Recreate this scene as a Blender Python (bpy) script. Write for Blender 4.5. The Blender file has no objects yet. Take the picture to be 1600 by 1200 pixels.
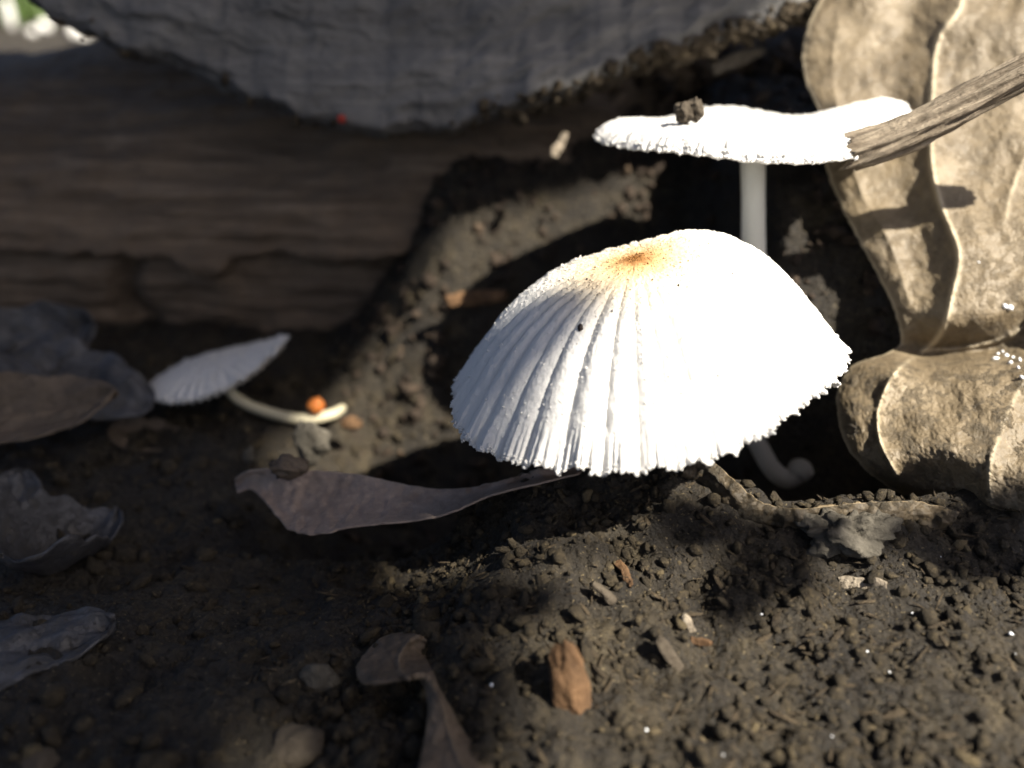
import bpy, math, random
import numpy as np
from mathutils import Vector, Matrix

# ------------------------------------------------------------------ camera, sky, sun, exposure
# All lengths below are centimetres; CM turns them into metres (1 unit = 1 m).
CM = 0.01
sc = bpy.context.scene
COL = sc.collection
PITCH = math.radians(27.0)
FPX = 1386.0                       # focal length in photograph pixels (1600 wide)
CAM = np.array([0.0, 0.0, 7.17])
FWD = np.array([0.0, math.cos(PITCH), -math.sin(PITCH)])
UPV = np.array([0.0, math.sin(PITCH), math.cos(PITCH)])

cd = bpy.data.cameras.new("camera")
cam = bpy.data.objects.new("camera", cd)
COL.objects.link(cam)
cam.location = Vector(CAM * CM)
cam.rotation_euler = (math.pi / 2 - PITCH, 0, 0)
cd.sensor_width = 36.0
cd.lens = 36.0 * FPX / 1600.0
cd.clip_start = 0.002
cd.clip_end = 400.0
cd.dof.use_dof = True
cd.dof.focus_distance = 9.4 * CM
cd.dof.aperture_fstop = 14.0
cd.dof.aperture_blades = 0
sc.camera = cam

SUN = np.array([0.52, -0.40, 0.76]); SUN = SUN / np.linalg.norm(SUN)
world = bpy.data.worlds.new("World"); sc.world = world
world.use_nodes = True
wn = world.node_tree.nodes; wl = world.node_tree.links
wn.clear()
sky = wn.new("ShaderNodeTexSky"); sky.sky_type = 'NISHITA'; sky.sun_disc = False
sky.sun_elevation = math.asin(SUN[2])
sky.sun_rotation = math.atan2(SUN[0], SUN[1])
sky.air_density = 0.6; sky.dust_density = 3.0; sky.ozone_density = 0.3
bg = wn.new("ShaderNodeBackground"); bg.inputs[1].default_value = 0.05
wo = wn.new("ShaderNodeOutputWorld")
wl.new(sky.outputs[0], bg.inputs[0]); wl.new(bg.outputs[0], wo.inputs[0])

sd = bpy.data.lights.new("sun", 'SUN'); so = bpy.data.objects.new("sun", sd); COL.objects.link(so)
sd.energy = 5.0; sd.angle = math.radians(0.6); sd.color = (1.0, 0.93, 0.80)
so.rotation_euler = Vector(SUN).to_track_quat('Z', 'Y').to_euler()
so.location = Vector(SUN) * 3

sc.view_settings.view_transform = 'Standard'
sc.view_settings.look = 'None'
sc.view_settings.exposure = 1.65
sc.view_settings.gamma = 1.0
sc.view_settings.use_curve_mapping = False
sc.render.engine = 'CYCLES'
sc.cycles.use_denoising = True
sc.cycles.max_bounces = 6
sc.cycles.caustics_reflective = False
sc.cycles.caustics_refractive = False

rng = np.random.default_rng(7)
random.seed(7)

# ------------------------------------------------------------------ helpers
def P(px, py, d):
    """world point (cm) seen at photograph pixel px,py at depth d; arrays allowed"""
    px = np.asarray(px, float); py = np.asarray(py, float); d = np.asarray(d, float)
    a = (px - 800.0) / FPX * d
    b = (600.0 - py) / FPX * d
    return np.stack([CAM[0] + a, CAM[1] + b * UPV[1] + d * FWD[1], CAM[2] + b * UPV[2] + d * FWD[2]], -1)

_perm = rng.permutation(256); _perm = np.concatenate([_perm, _perm, _perm])
_grad = rng.normal(size=(256, 3)); _grad /= np.linalg.norm(_grad, axis=1)[:, None]

def perlin(p):
    p = np.asarray(p, float); sh = p.shape[:-1]; p = p.reshape(-1, 3)
    i = np.floor(p).astype(int); f = p - i; i &= 255
    u = f * f * f * (f * (f * 6 - 15) + 10)
    out = np.zeros(len(p))
    for dx in (0, 1):
        for dy in (0, 1):
            for dz in (0, 1):
                h = _perm[_perm[_perm[i[:, 0] + dx] + i[:, 1] + dy] + i[:, 2] + dz]
                g = _grad[h]
                w = (u[:, 0] if dx else 1 - u[:, 0]) * (u[:, 1] if dy else 1 - u[:, 1]) * (u[:, 2] if dz else 1 - u[:, 2])
                out += w * (g[:, 0] * (f[:, 0] - dx) + g[:, 1] * (f[:, 1] - dy) + g[:, 2] * (f[:, 2] - dz))
    return out.reshape(sh) * 1.6

def fbm(p, octv=4, gain=0.5):
    s = 0; a = 1.0; p = np.asarray(p, float)
    for k in range(octv):
        s = s + a * perlin(p * (2.03 ** k) + 17.3 * k); a *= gain
    return s

def ridg(p, octv=3, gain=0.5):
    s = 0; a = 1.0; p = np.asarray(p, float)
    for k in range(octv):
        s = s + a * (1 - 2 * np.abs(perlin(p * (2.1 ** k) + 9.1 * k))); a *= gain
    return s

def sst(a, b, x):
    t = np.clip((x - a) / (b - a), 0, 1); return t * t * (3 - 2 * t)

def crv(xs, ys, x):
    """smooth curve through control points (Catmull-Rom)"""
    xs = np.asarray(xs, float); ys = np.asarray(ys, float); x = np.clip(np.asarray(x, float), xs[0], xs[-1])
    m = np.gradient(ys, xs)
    k = np.clip(np.searchsorted(xs, x, side='right') - 1, 0, len(xs) - 2)
    h = xs[k + 1] - xs[k]; t = (x - xs[k]) / h
    return ((2*t**3 - 3*t**2 + 1) * ys[k] + (t**3 - 2*t**2 + t) * h * m[k] + (-2*t**3 + 3*t**2) * ys[k+1] + (t**3 - t**2) * h * m[k+1])

ORIG = {}
def tag(o, label=None, cat=None, group=None, kind=None):
    if label: o["label"] = label
    if cat: o["category"] = cat
    if group: o["group"] = group
    if kind: o["kind"] = kind
    return o

def thing(name, base, label, cat, group=None):
    o = bpy.data.objects.new(name, None); COL.objects.link(o)
    o.location = Vector(np.asarray(base, float) * CM); o.empty_display_size = 0.005
    ORIG[o.name] = np.asarray(base, float)
    return tag(o, label, cat, group)

def obj(name, V, F, mat, parent=None, origin=None, attrs=None, smooth=True):
    V = np.asarray(V, float).reshape(-1, 3)
    if parent is not None:
        porg = ORIG[parent.name]
        org = porg if origin is None else np.asarray(origin, float)
    else:
        porg = np.zeros(3)
        org = V.mean(0) * [1, 1, 0] + [0, 0, V[:, 2].min()] if origin is None else np.asarray(origin, float)
    me = bpy.data.meshes.new(name)
    F = np.asarray(F, int)
    if F.ndim == 2:
        n, k = F.shape
        me.vertices.add(len(V)); me.vertices.foreach_set("co", ((V - org) * CM).ravel())
        me.loops.add(n * k); me.loops.foreach_set("vertex_index", F.ravel())
        me.polygons.add(n); me.polygons.foreach_set("loop_start", np.arange(n) * k)
        me.update(calc_edges=True); me.validate()
    if smooth:
        me.polygons.foreach_set("use_smooth", np.ones(len(me.polygons), bool))
    for k, v in (attrs or {}).items():
        a = me.attributes.new(k, 'FLOAT', 'POINT'); a.data.foreach_set("value", np.asarray(v, float).ravel())
    me.materials.append(mat)
    o = bpy.data.objects.new(name, me); COL.objects.link(o)
    o.location = Vector((org - porg) * CM)
    if parent is not None: o.parent = parent
    ORIG[o.name] = org
    return o

def grid_faces(n, m, wrap=False, off=0):
    i = np.arange(n - 1)[:, None]; j = np.arange(m if wrap else m - 1)[None, :]
    j2 = (j + 1) % m
    return (np.stack([i*m + j, i*m + j2, (i+1)*m + j2, (i+1)*m + j], -1) + off).reshape(-1, 4)

def grid_normals(G):
    du = np.gradient(G, axis=0); dv = np.gradient(G, axis=1)
    n = np.cross(du, dv); return n / (np.linalg.norm(n, axis=-1, keepdims=True) + 1e-12)

def solid_sheet(G, th, toward=None, direc=None):
    """closed sheet from a grid of points G (n,m,3); th may be array; second side lies behind"""
    n, m, _ = G.shape
    N = grid_normals(G)
    if toward is not None and (N * (np.asarray(toward) - G)).sum() < 0: N = -N; flip = True
    else: flip = False
    B = G - N * (th[..., None] if np.ndim(th) else th)
    if direc is not None: B = G + np.asarray(direc) * th
    V = np.concatenate([G.reshape(-1, 3), B.reshape(-1, 3)])
    f1 = grid_faces(n, m); f2 = f1[:, ::-1] + n * m
    if flip: f1 = f1[:, ::-1]; f2 = f2[:, ::-1]
    ring = np.concatenate([np.arange(m), np.arange(1, n) * m + m - 1, (n-1)*m + np.arange(m-2, -1, -1), np.arange(n-2, 0, -1) * m])
    r2 = np.roll(ring, -1)
    fr = np.stack([ring, ring + n*m, r2 + n*m, r2], -1)
    if flip: fr = fr[:, ::-1]
    return V, np.concatenate([f1, f2, fr])

def tube(pts, rad, nseg=16, prof=None, caps=True, sub=8):
    """tapered tube through pts (cm); prof(theta, s) scales the radius"""
    pts = np.asarray(pts, float); rad = np.asarray(rad, float) * np.ones(len(pts))
    k = np.arange(len(pts)); s = np.linspace(0, len(pts) - 1, (len(pts) - 1) * sub + 1)
    C = np.stack([crv(k, pts[:, a], s) for a in range(3)], -1); R = crv(k, rad, s)
    T = np.gradient(C, axis=0); T /= np.linalg.norm(T, axis=1)[:, None]
    ref = np.array([0.13, 0.2, 1.0]);
    if abs((T @ ref) / np.linalg.norm(ref)).max() > 0.95: ref = np.array([1.0, 0.2, 0.1])
    A = np.cross(T, ref); A /= np.linalg.norm(A, axis=1)[:, None]; Bv = np.cross(T, A)
    th = np.arange(nseg) / nseg * 2 * np.pi
    sc_ = np.ones((len(s), nseg)) if prof is None else prof(th[None, :], (s / s[-1])[:, None])
    G = C[:, None] + (R[:, None] * sc_)[..., None] * (np.cos(th)[None, :, None] * A[:, None] + np.sin(th)[None, :, None] * Bv[:, None])
    V = G.reshape(-1, 3); F = grid_faces(len(s), nseg, True)
    if caps:
        V = np.concatenate([V, C[:1], C[-1:]]); o = len(s) * nseg
        j = np.arange(nseg); j2 = (j + 1) % nseg
        F = np.concatenate([F, np.stack([np.full(nseg, o), j2, j, j], -1)[:, [0, 1, 2, 2]], np.stack([np.full(nseg, o+1), (len(s)-1)*nseg + j, (len(s)-1)*nseg + j2, (len(s)-1)*nseg + j2], -1)])
        return V, [tuple(dict.fromkeys(f)) for f in F.tolist()]
    return V, F

def obj_any(name, V, F, mat, parent=None, origin=None, attrs=None, smooth=True):
    """faces of mixed size"""
    if isinstance(F, np.ndarray): return obj(name, V, F, mat, parent, origin, attrs, smooth)
    V = np.asarray(V, float)
    porg = ORIG[parent.name] if parent is not None else np.zeros(3)
    org = (porg if parent is not None else V.mean(0)*[1,1,0] + [0,0,V[:,2].min()]) if origin is None else np.asarray(origin, float)
    me = bpy.data.meshes.new(name); me.from_pydata(((V - org) * CM).tolist(), [], F); me.update()
    if smooth: me.polygons.foreach_set("use_smooth", np.ones(len(me.polygons), bool))
    for k, v in (attrs or {}).items():
        a = me.attributes.new(k, 'FLOAT', 'POINT'); a.data.foreach_set("value", np.asarray(v, float).ravel())
    me.materials.append(mat)
    o = bpy.data.objects.new(name, me); COL.objects.link(o); o.location = Vector((org - porg) * CM)
    if parent is not None: o.parent = parent
    ORIG[o.name] = org
    return o

_t = (1 + 5 ** 0.5) / 2
ICOV = np.array([(-1,_t,0),(1,_t,0),(-1,-_t,0),(1,-_t,0),(0,-1,_t),(0,1,_t),(0,-1,-_t),(0,1,-_t),(_t,0,-1),(_t,0,1),(-_t,0,-1),(-_t,0,1)]) / math.sqrt(1 + _t*_t)
ICOF = np.array([(0,11,5),(0,5,1),(0,1,7),(0,7,10),(0,10,11),(1,5,9),(5,11,4),(11,10,2),(10,7,6),(7,1,8),(3,9,4),(3,4,2),(3,2,6),(3,6,8),(3,8,9),(4,9,5),(2,4,11),(6,2,10),(8,6,7),(9,8,1)])
def icosub(n):
    V = ICOV.copy(); F = ICOF.copy()
    for _ in range(n):
        e = {}; VV = V.tolist(); NF = []
        def mid(a, b):
            k = (min(a, b), max(a, b))
            if k not in e:
                p = (np.array(VV[a]) + VV[b]); p /= np.linalg.norm(p); e[k] = len(VV); VV.append(p.tolist())
            return e[k]
        for a, b, c in F.tolist():
            x, y, z = mid(a, b), mid(b, c), mid(c, a)
            NF += [(a, x, z), (b, y, x), (c, z, y), (x, y, z)]
        V = np.array(VV); F = np.array(NF)
    return V, F

def rot(n):
    q = rng.normal(size=(n, 4)); q /= np.linalg.norm(q, axis=1)[:, None]
    w, x, y, z = q.T
    return np.stack([np.stack([1-2*(y*y+z*z), 2*(x*y-z*w), 2*(x*z+y*w)], -1), np.stack([2*(x*y+z*w), 1-2*(x*x+z*z), 2*(y*z-x*w)], -1), np.stack([2*(x*z-y*w), 2*(y*z+x*w), 1-2*(x*x+y*y)], -1)], -2)

def crumbs(centers, sizes, aniso=(0.45, 1.55), rough=0.34):
    n = len(centers)
    V = ICOV[None] * (1 + rng.uniform(-rough, rough, (n, 12, 1)))
    V = V * rng.uniform(aniso[0], aniso[1], (n, 1, 3))
    V = np.einsum('nij,nkj->nki', rot(n), V) * sizes[:, None, None] + centers[:, None]
    F = ICOF[None] + 12 * np.arange(n)[:, None, None]
    tint = np.repeat(rng.uniform(0, 1, n), 12)
    return V.reshape(-1, 3), F.reshape(-1, 3), tint

def lump(center, r, seed, sub=3, amp=0.25, freq=1.2, scale=(1, 1, 1)):
    V, F = icosub(sub)
    d = 1 + amp * fbm(V * freq + seed * 3.7, 4, 0.55)
    return V * d[:, None] * r * np.asarray(scale) + np.asarray(center), F

# ------------------------------------------------------------------ materials
class MB:
    def __init__(s, name):
        s.m = bpy.data.materials.new(name); s.m.use_nodes = True
        s.t = s.m.node_tree; s.n = s.t.nodes; s.b = s.n["Principled BSDF"]; s.out = s.n["Material Output"]
        s.tc = s.n.new("ShaderNodeTexCoord"); s.co = s.tc.outputs["Object"]
    def L(s, a, b): s.t.links.new(a, b)
    def mapping(s, scale, loc=(0, 0, 0), rotz=(0, 0, 0)):
        q = s.n.new("ShaderNodeMapping"); q.inputs["Scale"].default_value = scale; q.inputs["Location"].default_value = loc
        q.inputs["Rotation"].default_value = rotz
        s.L(s.co, q.inputs[0]); return q.outputs[0]
    def noise(s, scale, detail=6, rough=0.6, co=None, dist=0.0):
        q = s.n.new("ShaderNodeTexNoise"); q.inputs["Scale"].default_value = scale; q.inputs["Detail"].default_value = detail
        q.inputs["Roughness"].default_value = rough; q.inputs["Distortion"].default_value = dist
        s.L(co or s.co, q.inputs["Vector"]); return q.outputs[0]
    def vor(s, scale, co=None, feat='F1'):
        q = s.n.new("ShaderNodeTexVoronoi"); q.inputs["Scale"].default_value = scale; q.feature = feat
        s.L(co or s.co, q.inputs["Vector"]); return q.outputs[0]
    def attr(s, name):
        q = s.n.new("ShaderNodeAttribute"); q.attribute_name = name; return q.outputs["Fac"]
    def ramp(s, f, stops):
        q = s.n.new("ShaderNodeValToRGB"); e = q.color_ramp.elements
        while len(e) > 1: e.remove(e[-1])
        for i, (p, c) in enumerate(stops):
            x = e[0] if i == 0 else e.new(p)
            x.position = p; x.color = (*c, 1) if len(c) == 3 else c
        s.L(f, q.inputs[0]); return q.outputs[0]
    def mix(s, f, a, b, mode='MIX'):
        q = s.n.new("ShaderNodeMix"); q.data_type = 'RGBA'; q.blend_type = mode
        for v, k in ((f, 0), (a, 6), (b, 7)):
            if hasattr(v, "links"): s.L(v, q.inputs[k])
            elif k == 0: q.inputs[0].default_value = v
            else: q.inputs[k].default_value = (*v, 1)
        return q.outputs[2]
    def math(s, op, a, b=0.0):
        q = s.n.new("ShaderNodeMath"); q.operation = op
        for v, k in ((a, 0), (b, 1)):
            if hasattr(v, "links"): s.L(v, q.inputs[k])
            else: q.inputs[k].default_value = v
        return q.outputs[0]
    def bump(s, h, dist, strength=1.0, prev=None):
        q = s.n.new("ShaderNodeBump"); q.inputs["Distance"].default_value = dist; q.inputs["Strength"].default_value = strength
        s.L(h, q.inputs["Height"])
        if prev: s.L(prev, q.inputs["Normal"])
        return q.outputs[0]
    def fin(s, col, rough=0.8, nrm=None, spec=0.3, trans=None):
        if hasattr(col, "links"): s.L(col, s.b.inputs["Base Color"])
        else: s.b.inputs["Base Color"].default_value = (*col, 1)
        if hasattr(rough, "links"): s.L(rough, s.b.inputs["Roughness"])
        else: s.b.inputs["Roughness"].default_value = rough
        s.b.inputs["Specular IOR Level"].default_value = spec
        if nrm: s.L(nrm, s.b.inputs["Normal"])
        if trans:
            tr = s.n.new("ShaderNodeBsdfTranslucent"); mx = s.n.new("ShaderNodeMixShader"); mx.inputs[0].default_value = trans
            if hasattr(col, "links"): s.L(col, tr.inputs[0])
            else: tr.inputs[0].default_value = (*col, 1)
            s.L(s.b.outputs[0], mx.inputs[1]); s.L(tr.outputs[0], mx.inputs[2]); s.L(mx.outputs[0], s.out.inputs[0])
        return s.m

def mat_soil():
    m = MB("soil")
    a = m.noise(260, 8, 0.68); b = m.noise(1500, 5, 0.7); v = m.vor(1100)
    c = m.ramp(a, [(0.32, (0.008, 0.006, 0.004)), (0.5, (0.031, 0.023, 0.0125)), (0.68, (0.11, 0.083, 0.042))])
    c = m.mix(m.math('MULTIPLY', b, 0.9), c, m.ramp(b, [(0.35, (0.013, 0.010, 0.008)), (0.6, (0.05, 0.04, 0.025)), (0.75, (0.16, 0.13, 0.08))]))
    pa = m.noise(70, 5, 0.6); c = m.mix(m.ramp(pa, [(0.38, (0.75, 0.75, 0.75)), (0.62, (0, 0, 0))]), c, (0.011, 0.008, 0.006))
    sp = m.noise(2600, 2, 0.5); c = m.mix(m.ramp(sp, [(0.66, (0, 0, 0)), (0.72, (0.8, 0.8, 0.8))]), c, (0.20, 0.155, 0.085))
    n = m.bump(v, 0.0009, 0.9); n = m.bump(b, 0.001, 1.0, n)
    return m.fin(c, 0.7, n, 0.4)

def mat_crumb(name, dark, mid, light, spec=0.3):
    m = MB(name)
    t = m.attr("tint"); b = m.noise(1900, 5, 0.7)
    c = m.ramp(t, [(0.0, dark), (0.55, mid), (0.93, mid), (1.0, light)])
    c = m.mix(0.55, c, m.ramp(b, [(0.3, dark), (0.55, mid), (0.75, light)]))
    return m.fin(c, 0.75, m.bump(b, 0.0006, 1.0), spec)

def mat_wood(name, dark, mid, light, grain=(60, 300, 900), rough=0.75, spec=0.3, seed=0.0):
    m = MB(name)
    g = m.noise(1.0, 8, 0.62, m.mapping(grain, (seed, seed, seed)), 0.6)
    p = m.noise(90, 6, 0.65)
    f = m.noise(1600, 4, 0.7)
    c = m.ramp(g, [(0.28, dark), (0.52, mid), (0.75, light)])
    c = m.mix(m.ramp(p, [(0.38, (0, 0, 0)), (0.7, (1, 1, 1))]), c, m.mix(0.6, c, dark))
    c = m.mix(m.math('MULTIPLY', f, 0.5), c, light)
    n = m.bump(g, 0.0012, 0.8); n = m.bump(f, 0.0004, 0.7, n)
    return m.fin(c, rough, n, spec)

def mat_leaf(name, dark, mid, light, vein, dirt=(0.06, 0.05, 0.035), dirtamt=0.5, trans=0.1, rough=0.6, spec=0.35):
    m = MB(name)
    a = m.noise(110, 7, 0.62); b = m.noise(900, 6, 0.7); d = m.noise(420, 8, 0.72)
    cell = m.vor(1500, None, 'DISTANCE_TO_EDGE')
    c = m.ramp(a, [(0.3, dark), (0.52, mid), (0.72, light)])
    c = m.mix(m.math('MULTIPLY', b, 0.55), c, m.ramp(b, [(0.35, dark), (0.65, light)]))
    sk = m.noise(1900, 3, 0.6); c = m.mix(m.ramp(sk, [(0.6, (0, 0, 0)), (0.68, (0.55, 0.55, 0.55))]), c, light)
    ve = m.attr("vein")
    c = m.mix(m.math('MULTIPLY', ve, 0.85), c, vein)
    dm = m.math('MULTIPLY', m.ramp(d, [(0.52, (0, 0, 0)), (0.6, (1, 1, 1))]), m.math('MULTIPLY', m.attr("dirt"), dirtamt))
    c = m.mix(dm, c, dirt)
    n = m.bump(cell, 0.0002, 0.6); n = m.bump(b, 0.0003, 0.6, n); n = m.bump(dm, 0.0004, 0.7, n)
    return m.fin(c, rough, n, spec, trans)

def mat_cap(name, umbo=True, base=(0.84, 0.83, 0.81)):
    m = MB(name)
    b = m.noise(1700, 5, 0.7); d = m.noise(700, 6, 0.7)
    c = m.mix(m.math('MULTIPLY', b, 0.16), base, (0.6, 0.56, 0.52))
    if umbo:
        t = m.math('ADD', m.attr("rad"), m.math('MULTIPLY', m.math('SUBTRACT', d, 0.5), 0.14))
        col = m.ramp(t, [(0.0, (0.20, 0.085, 0.02)), (0.055, (0.36, 0.18, 0.06)), (0.11, (0.60, 0.38, 0.17)), (0.2, (0.74, 0.57, 0.36)), (0.34, (0.80, 0.70, 0.54)), (0.6, (0.84, 0.82, 0.78))])
        w = m.ramp(m.attr("rad"), [(0.0, (1, 1, 1)), (0.3, (0.9, 0.9, 0.9)), (0.62, (0, 0, 0))])
        c = m.mix(w, c, col)
    n = m.bump(b, 0.0002, 0.7); n = m.bump(d, 0.0004, 0.3, n)
    return m.fin(c, 0.85, n, 0.15, 0.3)

M_SOIL = mat_soil()
M_CRUMB = mat_crumb("soil crumb", (0.008, 0.006, 0.004), (0.036, 0.027, 0.015), (0.19, 0.145, 0.076))
M_CRUMB2 = mat_crumb("rotten wood crumb", (0.012, 0.008, 0.006), (0.046, 0.032, 0.022), (0.19, 0.13, 0.08))
M_DEBRIS = mat_crumb("plant debris", (0.014, 0.01, 0.006), (0.058, 0.042, 0.024), (0.22, 0.17, 0.10))
M_BARK = mat_wood("bark slab wood", (0.018, 0.017, 0.017), (0.08, 0.078, 0.076), (0.22, 0.208, 0.19), (22, 130, 240), 0.62, 0.4)
M_LOG = mat_wood("log wood", (0.018, 0.012, 0.008), (0.115, 0.082, 0.054), (0.29, 0.215, 0.15), (26, 330, 420), 0.75, 0.3, 3.0)
M_CAP = mat_cap("mushroom cap")
M_CAPP = mat_cap("mushroom cap plain", False)
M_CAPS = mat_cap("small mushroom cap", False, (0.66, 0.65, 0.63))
M_DULL = MB("dull button").fin((0.34, 0.32, 0.29), 0.6, None, 0.3, 0.1)
M_STEM2 = MB("yellowish stem").fin((0.52, 0.47, 0.33), 0.6, None, 0.3, 0.1)
M_STEM = MB("mushroom stem"); _b = M_STEM.noise(1400, 4, 0.6, M_STEM.mapping((1, 1, 0.12)))
M_STEM = M_STEM.fin(M_STEM.mix(M_STEM.math('MULTIPLY', _b, 0.25), (0.82, 0.81, 0.74), (0.55, 0.52, 0.42)), 0.6, M_STEM.bump(_b, 0.0003, 0.6), 0.3, 0.15)
M_GILL = MB("mushroom gills").fin((0.74, 0.72, 0.66), 0.85, None, 0.1, 0.25)
M_LEAFR = mat_leaf("tan dead leaf", (0.080, 0.059, 0.034), (0.15, 0.115, 0.07), (0.225, 0.178, 0.115), (0.52, 0.44, 0.31), (0.06, 0.045, 0.025), 0.8, 0.06, 0.55, 0.45)
M_LEAFL = mat_leaf("mauve dead leaf", (0.17, 0.125, 0.10), (0.28, 0.215, 0.18), (0.38, 0.30, 0.24), (0.42, 0.34, 0.26), dirtamt=0.4, trans=0.2)
M_LEAFB = mat_leaf("brown dead leaf", (0.06, 0.044, 0.03), (0.11, 0.082, 0.058), (0.18, 0.135, 0.095), (0.2, 0.15, 0.10), dirtamt=0.6, trans=0.15)
M_LEAFE = mat_leaf("soil caked leaf", (0.025, 0.019, 0.012), (0.05, 0.038, 0.023), (0.11, 0.082, 0.048), (0.45, 0.34, 0.20), dirtamt=0.9, trans=0.05)  # vein tone brightens the rim, standing in for sunlight on the edge
M_GREY = mat_leaf("grey dead leaf", (0.022, 0.02, 0.02), (0.05, 0.048, 0.05), (0.10, 0.098, 0.105), (0.09, 0.09, 0.095), dirtamt=0.9, trans=0.1, rough=0.5, spec=0.5)
M_TWIG = mat_wood("twig bark", (0.07, 0.052, 0.036), (0.20, 0.165, 0.125), (0.36, 0.31, 0.24), (700, 700, 90), 0.8, 0.2, 1.0)
def mat_twig():
    m = MB("ridged twig bark")
    cb = m.n.new("ShaderNodeCombineXYZ")
    for k, a in enumerate(("gx", "gy", "gz")): m.L(m.attr(a), cb.inputs[k])
    mp = m.n.new("ShaderNodeMapping"); mp.inputs["Scale"].default_value = (11, 11, 0.9); m.L(cb.outputs[0], mp.inputs[0])
    g = m.noise(1.0, 7, 0.65, mp.outputs[0], 0.5); b = m.noise(700, 6, 0.7); f = m.noise(2200, 3, 0.7)
    c = m.ramp(g, [(0.3, (0.065, 0.05, 0.035)), (0.48, (0.24, 0.195, 0.145)), (0.7, (0.44, 0.37, 0.28))])
    c = m.mix(m.ramp(b, [(0.45, (0, 0, 0)), (0.7, (0.7, 0.7, 0.7))]), c, (0.09, 0.068, 0.045))
    n = m.bump(g, 0.0012, 1.0); n = m.bump(f, 0.0003, 0.6, n)
    return m.fin(c, 0.85, n, 0.2)
M_TWIGA = mat_twig()
M_CHIP = mat_wood("rust brown wood", (0.022, 0.013, 0.008), (0.10, 0.055, 0.027), (0.19, 0.11, 0.056), (420, 420, 200), 0.8, 0.2, 2.0)
M_CLOD = mat_wood("grey clod", (0.025, 0.022, 0.017), (0.075, 0.067, 0.053), (0.15, 0.135, 0.11), (400, 400, 400), 0.85, 0.2, 5.0)
M_PEB = mat_wood("buff pebble", (0.02, 0.016, 0.012), (0.052, 0.041, 0.03), (0.10, 0.082, 0.06), (200, 200, 200), 0.8, 0.2, 7.0)
M_ORANGE = MB("orange bead"); _b = M_ORANGE.noise(900, 4, 0.6)
M_ORANGE = M_ORANGE.fin(M_ORANGE.ramp(_b, [(0.3, (0.42, 0.10, 0.015)), (0.7, (0.75, 0.26, 0.06))]), 0.45, None, 0.4)
M_RED = MB("red bead").fin((0.30, 0.035, 0.02), 0.5)
M_SPECK = MB("dark speck").fin((0.02, 0.012, 0.01), 0.6)
M_QUARTZ = MB("quartz grain").fin((0.85, 0.87, 0.9), 0.12, None, 0.8)
M_STONE = mat_wood("pale stone", (0.5, 0.49, 0.46), (0.66, 0.65, 0.62), (0.8, 0.79, 0.77), (60, 60, 60), 0.8, 0.2)
M_GREEN = MB("green blade"); _b = M_GREEN.noise(60, 4)
M_GREEN = M_GREEN.fin(M_GREEN.ramp(_b, [(0.3, (0.035, 0.07, 0.015)), (0.7, (0.10, 0.15, 0.04))]), 0.5, None, 0.4, 0.3)
M_SHADE_LEAF = MB("shade branch leaf"); _b = M_SHADE_LEAF.noise(30, 4)
M_SHADE_LEAF = M_SHADE_LEAF.fin(M_SHADE_LEAF.ramp(_b, [(0.3, (0.03, 0.06, 0.015)), (0.7, (0.07, 0.11, 0.03))]), 0.5, None, 0.4, 0.12)
M_GROUND = mat_soil()

# ------------------------------------------------------------------ ground
def bank_edge(x):
    return crv([-14, -2.5, -1, 0.3, 1.6, 2.3, 2.8, 3.6, 4.6, 5.4, 7, 40], [8.6, 8.7, 8.6, 8.7, 8.55, 8.25, 8.02, 8.05, 8.1, 8.4, 9.4, 9.4], x)

def soil_base(x, y):
    right = sst(-1.6, 0.6, x)
    front = 0.75 + 0.15 * (y - 3.0) + 0.28 * np.exp(-((x - 1.9) / 0.7) ** 2 - ((y - 8.3) / 0.9) ** 2)
    left = 0.80 - 0.55 * sst(6.3, 9.0, y) - 0.015 * (y - 6)
    z = left + (front - left) * right
    hollow = sst(0.02, 0.55, y - bank_edge(x)) * sst(-3.9, -1.8, x)
    z = z + (-1.3 - z) * hollow
    # crumbling slope rising to the log behind the hollow
    rise = sst(11.2, 17.2, y) * sst(-3.8, -1.0, x)
    z = z + rise * 5.2
    # bank that carries the big leaf
    lp = np.clip(2.06 + 0.8 * (y - 9.2) - 1.1, -1, 4.6)
    z = z + (np.maximum(z, lp) - z) * np.maximum(sst(5.0, 6.6, x) * sst(8.0, 9.0, y), sst(3.0, 3.9, x) * sst(10.3, 11.3, y))
    return z

def soil_h(x, y):
    p = np.stack([x, y, np.zeros_like(x)], -1)
    z = soil_base(x, y)
    lump_ = ridg(p * 0.9 + 3.3, 2)
    z = z + 0.14 * fbm(p * 0.55, 3) + 0.06 * lump_
    z = z + 0.13 * (1 - sst(6.6, 7.6, y)) * sst(-3, -1, x) * (1 - sst(2.2, 3.6, x)) * fbm(p * 1.9 + 71, 3, 0.6)
    z = z + 0.085 * fbm(p * 2.3 + 40, 3) + 0.032 * ridg(p * 5.5 + 11, 2) + 0.022 * fbm(p * 15 + 5, 2)
    return z

xs = np.arange(-14.5, 13.0, 0.045); ys = np.concatenate([np.arange(1.5, 12, 0.04), np.arange(12, 20, 0.055)])
X, Y = np.meshgrid(xs, ys, indexing='ij')
Z = soil_h(X, Y)
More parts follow.
